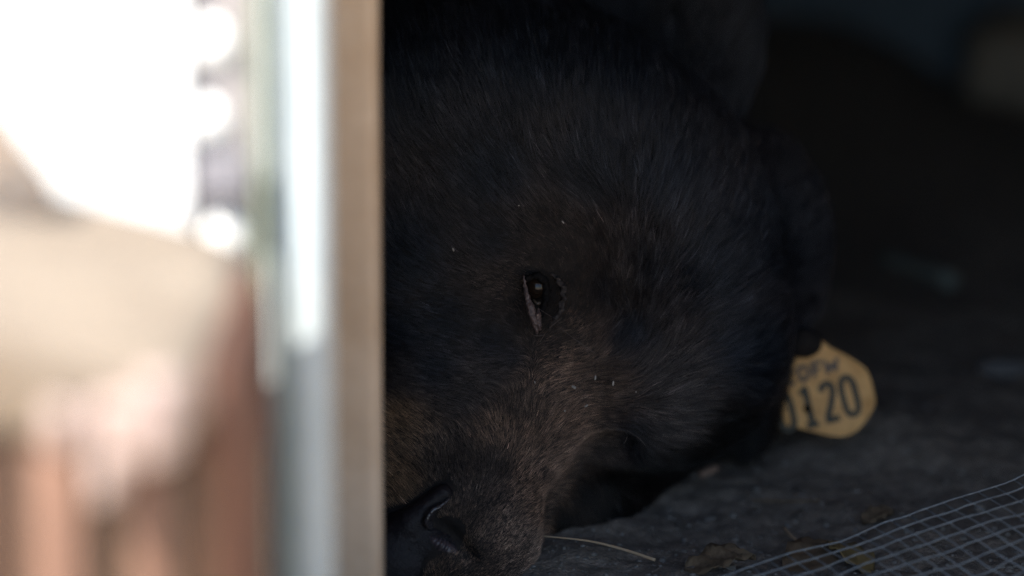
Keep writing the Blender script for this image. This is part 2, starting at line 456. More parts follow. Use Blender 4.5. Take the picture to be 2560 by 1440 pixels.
NOSTRIL = [(1122, 1246), (1084, 1284), (1080, 1306), (1110, 1328), (1143, 1356), (1172, 1396)]
def bear_sdf(pts):
    ell, cap, smin, smax = make_sdf(pts)
    s = ell(1270, 400, 2.570, 0.150, 0.105, 0.135, -24)            # skull
    s = smin(s, ell(1240, 740, 2.540, 0.115, 0.090, 0.086), 0.05)   # face
    mz = smin(cap((1310, 990, 2.490), (1100, 1450, 2.462), 0.052, 0.049), cap((1130, 985, 2.500), (960, 1440, 2.468), 0.055, 0.056), 0.03)
    s = smin(s, mz, 0.022)                                             # muzzle
    s = smin(s, cap((1120, 640, 2.500), (1440, 580, 2.488), 0.050, 0.050), 0.03)  # brow
    s = smin(s, ell(1640, 850, 2.550, 0.080, 0.078, 0.088, 20), 0.045) # cheek
    s = smin(s, ell(1640, 600, 2.552, 0.060, 0.080, 0.080, 0), 0.05)   # temple
    s = smin(s, ell(1600, 985, 2.505, 0.055, 0.036, 0.052, 15), 0.03)  # cheek pad
    s = smin(s, cap((1705, 975, 2.640), (1405, 1258, 2.530), 0.040, 0.034), 0.02)    # lower jaw
    s = smin(s, ell(1900, 610, 2.640, 0.043, 0.070, 0.034, 0), 0.06)  # ruff
    s = smin(s, ell(1862, 950, 2.615, 0.019, 0.048, 0.030, 0), 0.03)   # fur behind the cheek
    s = smin(s, ell(1400, -20, 2.95, 0.135, 0.26, 0.30), 0.05)         # neck
    s = smin(s, ell(1750, 110, 2.665, 0.036, 0.075, 0.030, -6), 0.03)  # ear
    s = smin(s, ell(640, -100, 3.25, 0.40, 0.38, 0.42), 0.10)          # shoulders
    s = smin(s, ell(1180, 1330, 2.428, 0.036, 0.034, 0.028, 40), 0.035) # upper lip
    s = smax(s, -cap((930, 868, 2.412), (1250, 872, 2.404), 0.020, 0.020), 0.035)   # stop above the muzzle
    s = smax(s, -cap((1490, 800, 2.410), (1640, 835, 2.425), 0.018, 0.018), 0.035)  # hollow behind the eye
    s = smax(s, -ell(1343, 728, 2.424, 0.0072, 0.0115, 0.016, 8), 0.006)  # eye socket
    s = smax(s, -ell(1368, 735, 2.424, 0.0065, 0.0150, 0.0135, 10), 0.010)
    s = smax(s, -cap((1540, 1082, 2.468), (1490, 1125, 2.465), 0.004, 0.009), 0.014) # corner of the mouth
    s = smax(s, -cap((1550, 1105, 2.478), (1400, 1300, 2.462), 0.012, 0.024), 0.012)  # mouth line under the lip
    for (a, b), (c, d) in zip(NOSTRIL[1:-1], NOSTRIL[2:]):
        s = smax(s, -cap((a, b, 2.396), (c, d, 2.400), 0.0055, 0.0055), 0.004)
    return s

lo = np.array([-0.42, -0.215, 2.37]); hi = np.array([0.215, 0.36, 3.35]); h = 0.0034
axs = [np.arange(lo[i], hi[i], h) for i in range(3)]
pts = np.stack(np.meshgrid(*axs, indexing='ij'), -1).astype(np.float32)
vals = bear_sdf(pts)
vals[0] = vals[-1] = 1; vals[:, 0] = vals[:, -1] = 1; vals[:, :, 0] = vals[:, :, -1] = 1
BV, BQ = surface_nets(vals, lo, h)
del pts, vals
def to_world(v): return CAM + v[:, :1] * RIGHT + v[:, 1:2] * UP + v[:, 2:] * FWD
BW = to_world(BV); BQ = BQ[:, ::-1].copy()      # the camera-aligned frame is left-handed
low = ground_z(BW[:, 0], BW[:, 1]) - 0.002
BW[:, 2] = np.maximum(BW[:, 2], low)
bear = empty('bear', (0.05, 2.55, 0))
tag(bear, 'black bear lying with its head on the dirt, brown muzzle and one open eye', 'bear')
body = quads_obj('body', BW, BQ, M_skin, bear)

# ---- face parts
eye_c = P(1341, 716, 2.4375)
v, f = ico(4)
mesh_obj('eye', v * 0.0080 + eye_c, f, M_eye, bear, True)
def strip_tube(name, pts, m, jit=0.0004, sides=12, flat=0.7, parent=bear):
    pp = spline(np.array([P(a, b, d) for a, b, d, r in pts]), 64)
    rr = np.interp(np.linspace(0, len(pts) - 1, 64), range(len(pts)), [p[3] for p in pts])
    rr = rr * (1 + 0.22 * fbm(pp * 700, 2, 3))
    v, f = tube(pp, rr, sides)
    v = v + np.stack([fbm(v * 420 + q * 3, 4, q) for q in range(3)], 1) * jit
    return mesh_obj(name, v, f, m, parent, True)
strip_tube('eyelid', [(1311, 692, 2.4290, .0006), (1315, 725, 2.4278, .0012), (1325, 765, 2.4262, .0024), (1334, 795, 2.4260, .0026), (1340, 818, 2.4268, .0014), (1343, 836, 2.4285, .0004)], M_lid, 0.0012)
strip_tube('eyelid', [(1313, 702, 2.4295, .0008), (1326, 692, 2.4290, .0018), (1346, 690, 2.4288, .0024), (1362, 705, 2.4310, .0024), (1366, 735, 2.4325, .0024), (1360, 765, 2.4310, .0022), (1352, 790, 2.429, .0012)], M_liddark, 0.0020)
strip_tube('tear_duct', [(1347, 772, 2.4275, .0008), (1346, 790, 2.4252, .0016), (1348, 810, 2.4256, .0016), (1347, 826, 2.4272, .0005)], M_lid, 0.0013)
M_fold = mat('wrinkled_lid_fold', (0.012, 0.009, 0.0085), 0.7, base2=(0.040, 0.030, 0.027), var_scale=500, bump=0.0006, bump_scale=600, spec=0.2)
strip_tube('lid_fold', [(1380, 684, 2.4350, .0006), (1400, 705, 2.4350, .0017), (1410, 740, 2.4355, .0020), (1402, 778, 2.4355, .0018), (1380, 810, 2.4365, .0012), (1366, 838, 2.4385, .0010)], M_fold, 0.0024)
strip_tube('third_eyelid', [(1333, 750, 2.4300, .0004), (1343, 758, 2.4288, .0011), (1352, 757, 2.4298, .0006)], M_flesh, 0.0005)

# ---- nose: its own finer surface
strip_tube('nostril_floor', [(1072, 1340, 2.4045, .0022), (1092, 1358, 2.4030, .0040), (1120, 1374, 2.4040, .0045), (1150, 1390, 2.4075, .0022)], mat('pinkish_grey_nostril', (0.030, 0.022, 0.024), 0.35, base2=(0.065, 0.047, 0.052), var_scale=180, bump=0.0004, bump_scale=500, spec=0.35), 0.0010)
def nose_sdf(pts):
    ell, cap, smin, smax = make_sdf(pts)
    s = ell(985, 1400, 2.424, 0.030, 0.030, 0.026)
    s = smin(s, cap((1030, 1305, 2.408), (1108, 1236, 2.408), 0.009, 0.0065), 0.012)
    s = smin(s, ell(1095, 1368, 2.410, 0.014, 0.012, 0.010, -30), 0.008)
    for (a, b), (c, d) in zip(NOSTRIL[:-1], NOSTRIL[1:]):
        s = smax(s, -cap((a, b, 2.396), (c, d, 2.398), 0.0048, 0.0048), 0.003)
    pb = np.sin(pts[..., 0] * 2300 + 2 * np.sin(pts[..., 1] * 900)) * np.sin(pts[..., 1] * 2100 + 2 * np.sin(pts[..., 0] * 1100))
    return s - 0.00035 * pb
lo2 = np.array([-0.115, -0.19, 2.365]); hi2 = np.array([-0.02, -0.10, 2.43]); h2 = 0.0011
axs = [np.arange(lo2[i], hi2[i], h2) for i in range(3)]
pts = np.stack(np.meshgrid(*axs, indexing='ij'), -1).astype(np.float32)
vals = nose_sdf(pts); vals[0] = vals[-1] = 1; vals[:, 0] = vals[:, -1] = 1; vals[:, :, 0] = vals[:, :, -1] = 1
NV, NQ = surface_nets(vals, lo2, h2)
NW = to_world(NV); NQ = NQ[:, ::-1].copy()
quads_obj('nose', NW, NQ, M_nose, bear)
strip_tube('nostril_rim', [(1124, 1246, 2.401, .0007), (1104, 1264, 2.3985, .0013), (1080, 1278, 2.397, .0015), (1066, 1304, 2.3975, .0013), (1072, 1322, 2.400, .0007)], M_nostril, 0.0007)

# ------------------------------------------------------------------ fur
guides = np.array([  # px, py, direction of the hair in the picture (x right, y down)
    (1000, 60, -.25, -1), (1000, 250, -.25, -1), (1000, 400, -.35, -.95), (1150, 300, -.5, -.85), (1200, 480, -.62, -.78), (1010, 520, -.3, -.95),
    (1050, 650, -.7, -.7), (1300, 100, -.15, -1), (1300, 300, -.45, -.9), (1350, 520, -.7, -.7), (1450, 200, .0, -1), (1480, 330, -.4, -.9), (1484, 486, -.82, -.55),
    (1540, 160, .15, -1), (1570, 400, -.25, -.95), (1480, 560, -.75, -.6), (1150, 760, -.9, -.35), (1000, 800, -1, -.3), (1250, 640, -.8, -.5), (1100, 900, -1, -.08),
    (1200, 930, -1, .1), (1140, 1000, -1, -.12), (1270, 900, -.9, .1), (1000, 1060, -.85, -.5), (1000, 1200, -.75, -.65), (1200, 1080, -.55, -.7), (1150, 1150, -.3, -.9), (1300, 1130, .4, -.85), (1250, 1250, .5, -.8),
    (1380, 1150, .7, -.65), (1350, 1260, .75, -.6), (1300, 1350, .7, -.6), (1420, 1050, .6, -.75), (1400, 950, .75, -.3), (1420, 900, .95, .05), (1480, 980, .8, .1), (1520, 930, .9, .1), (1300, 1020, -.1, -.9),
    (1450, 730, .05, -1), (1500, 620, -.5, -.85), (1560, 760, -.3, -.95), (1600, 640, -.3, -.95), (1500, 830, .5, -.7), (1570, 860, .5, -.8), (1400, 850, .5, -.2),
    (1650, 850, .5, -.8), (1620, 960, .78, -.55), (1650, 1040, .97, -.15), (1600, 1090, .85, .45), (1550, 1030, .9, -.2), (1700, 700, .45, -.85), (1660, 480, .35, -.95), (1640, 270, .1, -1),
    (1750, 300, .2, -1), (1800, 600, .6, -.75), (1900, 480, .3, -.95), (1950, 700, .8, -.3), (1800, 800, .8, -.55), (1850, 1000, .97, .2), (1750, 1120, .8, .6), (1500, 1200, .4, .9), (1400, 1280, .2, .95),
    (1800, 100, .2, -.6), (1650, 50, .5, -.7)])
# px, py, length mm, lift, density, colour
CB = (0.0105, 0.0125, 0.0175); CN = (0.0155, 0.0165, 0.0210); CC = (0.048, 0.039, 0.036); CK = (0.0035, 0.0037, 0.0042)  # CK: black fur, with shade under jaw and beside eye put into its colour
CM = (0.185, 0.110, 0.073); CG = (0.165, 0.098, 0.056); CD = (0.080, 0.052, 0.038); CR = (0.10, 0.070, 0.056); CL = (0.27, 0.172, 0.122); CX = (0.062, 0.043, 0.033); CY = (0.034, 0.027, 0.025)
fields = [
    (1000, 200, 24, .30, 1, CB), (1300, 150, 26, .32, 1, CB), (1550, 180, 32, .45, 1, CB), (1250, 450, 20, .28, 1, CB), (1500, 450, 24, .32, 1, CN), (1050, 650, 15, .25, 1, CB), (1250, 620, 12, .25, 1, CN),
    (1650, 480, 28, .4, 1, CN), (1750, 700, 30, .4, 1, CN), (1600, 700, 22, .32, 1, CN), (1500, 740, 13, .3, 1, CN), (1570, 710, 16, .32, 1, CC), (1380, 735, 4, .3, 1, CK), (1378, 765, 4, .3, 1, CK), (1372, 700, 4, .3, 1, CK), (1385, 800, 5, .3, 1, CN), (1640, 960, 26, .36, 1, CC), (1670, 1040, 26, .38, 1, CC), (1560, 850, 20, .3, 1, CB), (1850, 900, 28, .35, 1, CB),
    (1900, 620, 20, .4, 1, CN), (1800, 150, 32, .4, .8, CN), (1130, 800, 11, .22, 1, CB), (1010, 840, 11, .22, 1, CB), (1250, 850, 9, .25, 1, CB), (1100, 920, 10, .25, 1, CN), (1010, 950, 10, .25, 1, CY), (1250, 940, 9, .25, 1, CY), (1300, 890, 9, .25, 1, CN), (1180, 1000, 9, .25, 1, CY), (1310, 1000, 9, .25, 1, CD), (1400, 920, 9, .3, 1, CM), (1500, 960, 12, .3, 1, CD),
    (1000, 1060, 10, .3, 1, CG), (1000, 1230, 9, .32, 1, CG), (1150, 1150, 6, .3, 1, CX), (1220, 1170, 6, .3, 1, CX), (1130, 1200, 5, .3, 1, CX), (1250, 1080, 8, .3, 1, CM), (1340, 1130, 8, .35, 1, CM), (1370, 1200, 7, .35, 1, CM), (1430, 1060, 9, .32, 1, CM),
    (1200, 1270, 4.5, .3, 1, CD), (1285, 1340, 4.5, .4, 1, CL), (1230, 1340, 4.2, .4, 1, CL), (1210, 1410, 3.6, .4, 1, CM), (1280, 1420, 4, .4, 1, CL), (1330, 1290, 5, .4, 1, CM), (1300, 800, 7, .25, .8, CN), (1400, 830, 8, .3, .9, CD), (1345, 650, 8, .25, .8, CN), (1420, 740, 7, .3, .7, CD),
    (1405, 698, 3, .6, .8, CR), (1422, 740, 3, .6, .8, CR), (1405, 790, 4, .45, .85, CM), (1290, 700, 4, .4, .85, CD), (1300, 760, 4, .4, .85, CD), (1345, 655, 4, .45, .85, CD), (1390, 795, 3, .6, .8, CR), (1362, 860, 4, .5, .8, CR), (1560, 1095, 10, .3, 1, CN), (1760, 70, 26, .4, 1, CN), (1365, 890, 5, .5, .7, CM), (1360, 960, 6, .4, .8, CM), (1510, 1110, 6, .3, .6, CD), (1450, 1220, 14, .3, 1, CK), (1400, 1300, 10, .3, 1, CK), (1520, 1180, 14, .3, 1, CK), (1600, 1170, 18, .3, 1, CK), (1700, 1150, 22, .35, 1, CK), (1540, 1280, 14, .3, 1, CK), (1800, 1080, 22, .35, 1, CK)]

def idw(px, py, table_xy, vals_, p=3.0):
    out = np.zeros((len(px), vals_.shape[1])); CH = 40000
    for i in range(0, len(px), CH):
        d2 = (px[i:i + CH, None] - table_xy[None, :, 0]) ** 2 + (py[i:i + CH, None] - table_xy[None, :, 1]) ** 2 + 900.0
        wgt = d2 ** (-p / 2 - 0.5)
        out[i:i + CH] = (wgt @ vals_) / wgt.sum(1, keepdims=True)
    return out

tri = np.concatenate([BQ[:, [0, 1, 2]], BQ[:, [0, 2, 3]]])
A, B, C_ = BW[tri[:, 0]], BW[tri[:, 1]], BW[tri[:, 2]]
cr = np.cross(B - A, C_ - A); area = np.linalg.norm(cr, axis=1) / 2
# smooth vertex normals
VN = np.zeros_like(BW)
for k in range(3): np.add.at(VN, tri[:, k], cr)
VN /= np.maximum(np.linalg.norm(VN, axis=1, keepdims=True), 1e-12)
cen = (A + B + C_) / 3
tpx, tpy, td = pix(cen)
vdir = cen - CAM; vdir /= np.linalg.norm(vdir, axis=1, keepdims=True)
fn = cr / np.maximum(2 * area[:, None], 1e-12)
facing = -(fn * vdir).sum(1)
wt = area.copy()
inview = (tpx > 900) & (tpx < 2150) & (tpy > -60) & (tpy < 1500)
wt *= np.where(inview & (facing > -0.25), 1.0, 0.12)
wt *= np.where((tpy > 800) & (tpx < 1560), 1.7, 1.0) * np.where(td > 2.72, 0.35, 1.0)
NH = 740000
wt /= wt.sum()
pick = rng.choice(len(tri), NH, p=wt)
r1 = np.sqrt(rng.random(NH)); r2 = rng.random(NH)
u0, u1, u2 = 1 - r1, r1 * (1 - r2), r1 * r2
root = u0[:, None] * A[pick] + u1[:, None] * B[pick] + u2[:, None] * C_[pick]
nrm = u0[:, None] * VN[tri[pick, 0]] + u1[:, None] * VN[tri[pick, 1]] + u2[:, None] * VN[tri[pick, 2]]
nrm /= np.linalg.norm(nrm, axis=1, keepdims=True)
hx, hy, hd = pix(root)
fxy = np.array([(a[0], a[1]) for a in fields], float)
fval = np.array([(a[2], a[3], a[4], *a[5]) for a in fields], float)
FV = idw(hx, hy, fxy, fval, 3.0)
gd = idw(hx, hy, guides[:, :2], guides[:, 2:], 2.5)
# bare skin: around the eye, on the nose, thin along the crease under the eye
eyed = np.minimum(np.hypot((hx - 1343) / 27, (hy - 730) / 46), np.hypot((hx - 1338) / 22, (hy - 795) / 42))
keep = rng.random(NH) < np.clip((eyed - np.where(hx < 1330, 0.62, 0.8)) / 0.35, 0, 1) * FV[:, 2]
ell_, cap_, smin_, smax_ = None, None, None, None
rl = np.stack([(root - CAM) @ RIGHT, (root - CAM) @ UP, (root - CAM) @ FWD], 1).astype(np.float32)
keep &= nose_sdf(rl) > 0.0015
nosed = (hx < 1045) & (hy > 1300 + 14 * fbm(root * 150, 2, 5))
keep &= ~nosed
slit = np.sqrt(((hx - 1120) / 60) ** 2 + ((hy - 1335) / 55) ** 2)
keep &= slit > 0.75
root, nrm, hx, hy, hd, FV, gd = [a[keep] for a in (root, nrm, hx, hy, hd, FV, gd)]
N = len(root)
# direction along the surface
ang = fbm(root * 38, 3, 77) * 0.35 + fbm(root * 120, 2, 78) * 0.22
gx_, gy_ = gd[:, 0], gd[:, 1]
ln = np.hypot(gx_, gy_); gx_, gy_ = gx_ / ln, gy_ / ln
ca, sa = np.cos(ang), np.sin(ang)
gx_, gy_ = gx_ * ca - gy_ * sa, gx_ * sa + gy_ * ca
tdir = gx_[:, None] * RIGHT - gy_[:, None] * UP
tdir = tdir + 0.25 * FWD                               # hair leans back along the head
tdir -= (tdir * nrm).sum(1)[:, None] * nrm
tdir /= np.maximum(np.linalg.norm(tdir, axis=1, keepdims=True), 1e-6)
tdir += rng.normal(0, 0.11, (N, 3)); tdir /= np.linalg.norm(tdir, axis=1, keepdims=True)
under = rng.random(N) < 0.35                           # short underfur and long guard hairs
length = np.minimum(FV[:, 0], 12 + 0.62 * (FV[:, 0] - 12)) * 0.00080 * np.where(under, rng.uniform(.35, .6, N), rng.uniform(.75, 1.15, N))
lift = FV[:, 1] * rng.uniform(0.6, 1.4, N) * (1 + 0.5 * fbm(root * 60, 2, 91))
KP = 6
pos = np.zeros((N, KP, 3)); pos[:, 0] = root - nrm * 0.0004
bend = rng.normal(0, 0.10, (N, 3))
for k in range(1, KP):
    s = (k - 0.5) / (KP - 1)
    dirk = tdir + nrm * (lift * (1.9 * (1 - s) + 0.25 * s))[:, None] + bend * s
    dirk /= np.linalg.norm(dirk, axis=1, keepdims=True)
    pos[:, k] = pos[:, k - 1] + dirk * (length / (KP - 1))[:, None]
# gather the tips into small locks
nc = N // 26
ci = rng.choice(N, nc, replace=False)
kd = kdtree.KDTree(nc)
for j, i in enumerate(ci): kd.insert(root[i], j)
kd.balance()
near = np.array([kd.find(r)[1] for r in root.tolist()], np.int64)
cl = ci[near]
amt = rng.uniform(0.15, 0.75, N) * np.clip(FV[:, 0] / 16, 0.15, 1)
same = np.clip((tdir * tdir[cl]).sum(1), 0, 1)
for k in range(1, KP):
    s = k / (KP - 1)
    target = root[cl] + (pos[cl, k] - root[cl]) * (length / length[cl])[:, None]
    pos[:, k] += (target - pos[:, k]) * (amt * same * s ** 1.5)[:, None]
# hair must not sink into the dirt
lowp = pos[..., 2] < 0.035
pl = pos[lowp]; pl[:, 2] = np.maximum(pl[:, 2], ground_z(pl[:, 0], pl[:, 1]) + 0.0006); pos[lowp] = pl
rad0 = np.clip(FV[:, 0] / 20, 0.55, 1.0) * 0.000082 * rng.uniform(.7, 1.2, N)
radius = rad0[:, None] * np.array([1, 1, .95, .8, .55, .12])[None]
lockv = rng.lognormal(0, 0.28, nc)[near]
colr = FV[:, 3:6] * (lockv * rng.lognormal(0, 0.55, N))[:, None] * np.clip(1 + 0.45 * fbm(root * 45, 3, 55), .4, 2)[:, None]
pale = (rng.random(N) < 0.04) & ~under
colr[pale] *= np.array([2.6, 2.4, 2.3]); radius[pale] *= 1.15

def hair_object(name, pos, radius, col, m, parent):
    n, k, _ = pos.shape
    hc = bpy.data.hair_curves.new(name)
    hc.add_curves([k] * n)
    hc.attributes['position'].data.foreach_set('vector', pos.astype(np.float32).ravel())
    ra = hc.attributes.get('radius') or hc.attributes.new('radius', 'FLOAT', 'POINT')
    ra.data.foreach_set('value', radius.astype(np.float32).ravel())
    ca_ = hc.attributes.new('hair_colour', 'FLOAT_COLOR', 'CURVE')
    ca_.data.foreach_set('color', np.concatenate([col, np.ones((n, 1))], 1).astype(np.float32).ravel())
    hc.materials.append(m)
    o = bpy.data.objects.new(name, hc); COL.objects.link(o)
    o.parent = parent; o.matrix_parent_inverse = parent.matrix_world.inverted()
    return o
M_fur = bpy.data.materials.new('bear_fur'); M_fur.use_nodes = True
t = M_fur.node_tree; t.nodes.remove(t.nodes['Principled BSDF'])
hb = t.nodes.new('ShaderNodeBsdfHairPrincipled'); hb.parametrization = 'COLOR'
hb.inputs['Roughness'].default_value = 0.32; hb.inputs['Radial Roughness'].default_value = 0.45
at = t.nodes.new('ShaderNodeAttribute'); at.attribute_name = 'hair_colour'
t.links.new(at.outputs['Color'], hb.inputs['Color'])
df = t.nodes.new('ShaderNodeBsdfDiffuse'); t.links.new(at.outputs['Color'], df.inputs['Color'])
mx = t.nodes.new('ShaderNodeMixShader'); mx.inputs[0].default_value = 0.62
t.links.new(hb.outputs[0], mx.inputs[1]); t.links.new(df.outputs[0], mx.inputs[2])
t.links.new(mx.outputs[0], t.nodes['Material Output'].inputs['Surface'])
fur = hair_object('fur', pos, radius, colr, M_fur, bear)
fur['kind'] = 'stuff'

# a few long stray hairs by the eye and whiskers
wl = []
for pts_ in ([(1345, 770, 2.42), (1372, 788, 2.408), (1395, 800, 2.402)], [(1350, 855, 2.425), (1372, 822, 2.405), (1405, 795, 2.40)],
             [(1315, 820, 2.423), (1335, 838, 2.41), (1362, 838, 2.408)], [(1400, 820, 2.42), (1440, 850, 2.405), (1490, 885, 2.40)],
             [(1560, 1075, 2.47), (1568, 1090, 2.455), (1560, 1110, 2.45)], [(1535, 1060, 2.47), (1590, 1090, 2.45), (1615, 1115, 2.445)]):
    wl.append(spline(np.array([P(*q) for q in pts_]), 8))
wl = np.array(wl)
hair_object('whisker', wl, np.tile(np.linspace(.00022, .00008, 8), (len(wl), 1)), np.tile([.14, .11, .10], (len(wl), 1)), M_fur, bear)

# ------------------------------------------------------------------ ear tag
TD = 2.612
T0 = P(2070, 975, TD)
tx = RIGHT * math.cos(math.radians(15)) + UP * math.sin(math.radians(15)); ty = -RIGHT * math.sin(math.radians(15)) + UP * math.cos(math.radians(15))
tn = np.cross(tx, ty)
SPX = K * TD
def tag_uv(px, py):                                   # photo pixel -> tag coordinates
    q = RIGHT * (px - 2070) * SPX - UP * (py - 975) * SPX
    return q @ tx, q @ ty
outline = [(2022, 845), (2052, 850), (2075, 868), (2110, 885), (2162, 918), (2178, 950), (2190, 1000), (2183, 1025), (2160, 1060), (2132, 1085), (2095, 1092), (2040, 1082), (1990, 1068), (1950, 1062), (1930, 1020), (1932, 960), (1958, 900), (1990, 862)]
uv = np.array([tag_uv(*p) for p in outline])
uv = np.array([spline(np.array([(*uv[(i + k) % len(uv)], 0) for k in (-1, 0, 1, 2)]), 13)[4 + j][:2] for i in range(len(uv)) for j in range(0, 4, 2)])
def tag_pt(u, v, dz): 
    return T0 + u * tx + v * ty + (dz - 4.0 * (u * u)) * tn
n = len(uv)
ear_tag = empty('ear_tag', tuple(P(2070, 1092, TD)))
tag(ear_tag, 'tan plastic ear tag printed 120, resting on the dirt behind the bear cheek', 'ear tag')
Vt = []; Ft = []
rings = [(0.0, 0), (0.25, 0), (0.5, 0), (0.75, 0), (0.97, 0), (1.0, -0.0006)]
for sgn, zoff in ((1, 0.0), (-1, -0.0022)):
    for s, dz in rings[1:]:
        for q in uv * s: Vt.append(tag_pt(q[0], q[1], (zoff + (dz if sgn > 0 else -dz))))
    Vt.append(tag_pt(0, 0, zoff))
R_ = len(rings) - 1; half = R_ * n + 1
for hb_, rev in ((0, False), (half, True)):
    for r in range(R_ - 1):
        for k in range(n):
            q = (hb_ + r * n + k, hb_ + r * n + (k + 1) % n, hb_ + (r + 1) * n + (k + 1) % n, hb_ + (r + 1) * n + k)
            Ft.append(q[::-1] if not rev else q)
    for k in range(n):
        q = (hb_ + R_ * n, hb_ + (k + 1) % n, hb_ + k)
        Ft.append(q[::-1] if not rev else q)
for k in range(n):
    Ft.append(((R_ - 1) * n + k, (R_ - 1) * n + (k + 1) % n, half + (R_ - 1) * n + (k + 1) % n, half + (R_ - 1) * n + k))
mesh_obj('plate', Vt, Ft, M_tag, ear_tag, True)

def ribbon(name, strokes, wid, m):
    """Printed strokes: polylines in tag coordinates, a flat ribbon with round ends, just above the plate."""
    V = []; F = []
    for st in strokes:
        st = np.array(st, float)
        seg = []
        for a, b in zip(st[:-1], st[1:]):
            kk = max(2, int(np.linalg.norm(b - a) / 0.0008)); seg += [a + (b - a) * t_ for t_ in np.linspace(0, 1, kk, endpoint=False)]
        seg.append(st[-1]); seg = np.array(seg)
        t_ = np.gradient(seg, axis=0); t_ /= np.linalg.norm(t_, axis=1, keepdims=True)
        nn = np.stack([-t_[:, 1], t_[:, 0]], 1); o = len(V)
        for p_, q_ in zip(seg, nn):
            for s_ in (-1, 1):
                c = p_ + q_ * wid / 2 * s_; V.append(tag_pt(c[0], c[1], 0.00025))
        for i in range(len(seg) - 1): F.append((o + 2 * i, o + 2 * i + 2, o + 2 * i + 3, o + 2 * i + 1))
    return mesh_obj(name, V, F, m, ear_tag)
def S(*p): return [tag_uv(*q) for q in p]
def stad(cx, cy, rx, ry, rot=-13):                    # the upright loop of a zero
    out = []
    for k in range(25):
        a = 2 * math.pi * k / 24; x = math.copysign(abs(math.cos(a)) ** 0.75, math.cos(a)) * rx; y = math.copysign(abs(math.sin(a)) ** 0.62, math.sin(a)) * ry
        r = math.radians(-rot); out.append((cx + x * math.cos(r) - y * math.sin(r), cy + x * math.sin(r) + y * math.cos(r)))
    return S(*out)
ribbon('digit', [stad(2124, 990, 17, 47, 14)], 0.0042, M_ink)
ribbon('digit', [S((2052, 980), (2054, 966), (2066, 958), (2078, 964), (2082, 984), (2078, 1010), (2072, 1034), (2071, 1052), (2100, 1043))], 0.0042, M_ink)
ribbon('digit', [S((2002, 988), (2012, 970), (2020, 1010), (2032, 1060)), S((2018, 1066), (2047, 1058))], 0.0042, M_ink)
ribbon('digit', [stad(1964, 1028, 17, 47, 14)], 0.0042, M_ink)
ribbon('letter', [S((2060, 901), (2070, 932), (2078, 908), (2089, 926), (2092, 893))], 0.0027, M_ink2)
ribbon('letter', [S((2037, 943), (2029, 910), (2052, 903)), S((2033, 926), (2050, 920))], 0.0027, M_ink2)
ribbon('letter', [S((2003, 953), (1995, 920), (2010, 915), (2021, 930), (2017, 947), (2003, 953))], 0.0027, M_ink2)
ribbon('letter', [S((1988, 932), (1975, 928), (1965, 940), (1970, 960), (1988, 958))], 0.0027, M_ink2)
uh = tag_uv(2018, 1022)
v = [tag_pt(uh[0] + 0.0026 * math.cos(a), uh[1] + 0.0026 * math.sin(a), 0.0005) for a in np.linspace(0, 2 * math.pi, 17)[:-1]]
mesh_obj('hole', v, [tuple(range(16))], mat('hole_dark', (0.001, 0.001, 0.001), 1.0, spec=0.0), ear_tag)
v, f = ico(2)
mesh_obj('stud', v * np.array([.012, .007, .010]) + P(2010, 858, TD - 0.004), f, M_skin, ear_tag, True)

# ------------------------------------------------------------------ torn wire mesh in the lower right corner
wire = empty('wire_mesh', tuple(G(2300, 1440)))
tag(wire, 'torn sheet of galvanised wire mesh lying at the lower right corner', 'wire mesh')
eA, eB = P(1790, 1452, 2.352), P(2590, 1176, 2.395)
CELL = 0.0114
eu = (eB - eA) / np.linalg.norm(eB - eA); Lu = np.linalg.norm(eB - eA)
nu = int(Lu / CELL) + 4
ev = 25 * K * 2.37 * RIGHT - 16 * K * 2.37 * UP; 
ev = ev - FWD * math.sqrt(max(CELL ** 2 - (ev @ ev), 1e-8)); ev = ev / np.linalg.norm(ev)
nup = np.cross(eu, ev); nup = nup if nup[2] > 0 else -nup
vpath = [np.zeros(3)]
for j in range(14):
    q = min(j, 5) / 5.0
    st = (25 + 13 * q) * K * 2.37 * RIGHT - (16 + 8.5 * q) * K * 2.37 * UP
    st = st - FWD * math.sqrt(max(CELL ** 2 - st @ st, 1e-8)); vpath.append(vpath[-1] + st)
vpath = np.array(vpath)
def wp(i, j):
    jj = int(min(j, 13)); fr = j - jj
    p = eA + eu * CELL * (i - 2) + vpath[jj] * (1 - fr) + vpath[jj + 1] * fr
    q = np.array([i * 0.33, j * 0.33, 0.0])
    p = p + nup * (0.0022 * vnoise(q, 5) + 0.0006 * vnoise(q * 3.1, 6))
    p = p + eu * 0.0011 * vnoise(q * 1.7, 8) + ev * 0.0011 * vnoise(q * 1.9, 9)
    p = p.copy(); p[2] = max(p[2], float(ground_z(p[0], p[1])) + 0.0018)
    return p
NJ = 13
for j in range(NJ):
    pp = np.array([wp(i, j) for i in np.arange(0, nu + 0.01, 0.5)])
    v, f = tube(pp, 0.00055, 6); mesh_obj('wire', v, f, M_wire, wire, True)
for i in range(nu + 1):
    pp = np.array([wp(i, j) for j in np.arange(0, NJ - 0.99, 0.5)])
    pp = pp - nup * 0.0009
    v, f = tube(pp, 0.00055, 6); mesh_obj('wire', v, f, M_wire, wire, True)
V = []; F = []
v0, f0 = ico(1)
for j in range(NJ):
    for i in range(nu + 1):
        o = len(V) * len(v0); V.append(v0 * 0.00095 + wp(i, j) - nup * 0.0003); F += [tuple(k + o for k in q) for q in f0]
sol = mesh_obj('solder_joint', np.concatenate(V), F, M_wire, wire, True); sol['kind'] = 'stuff'

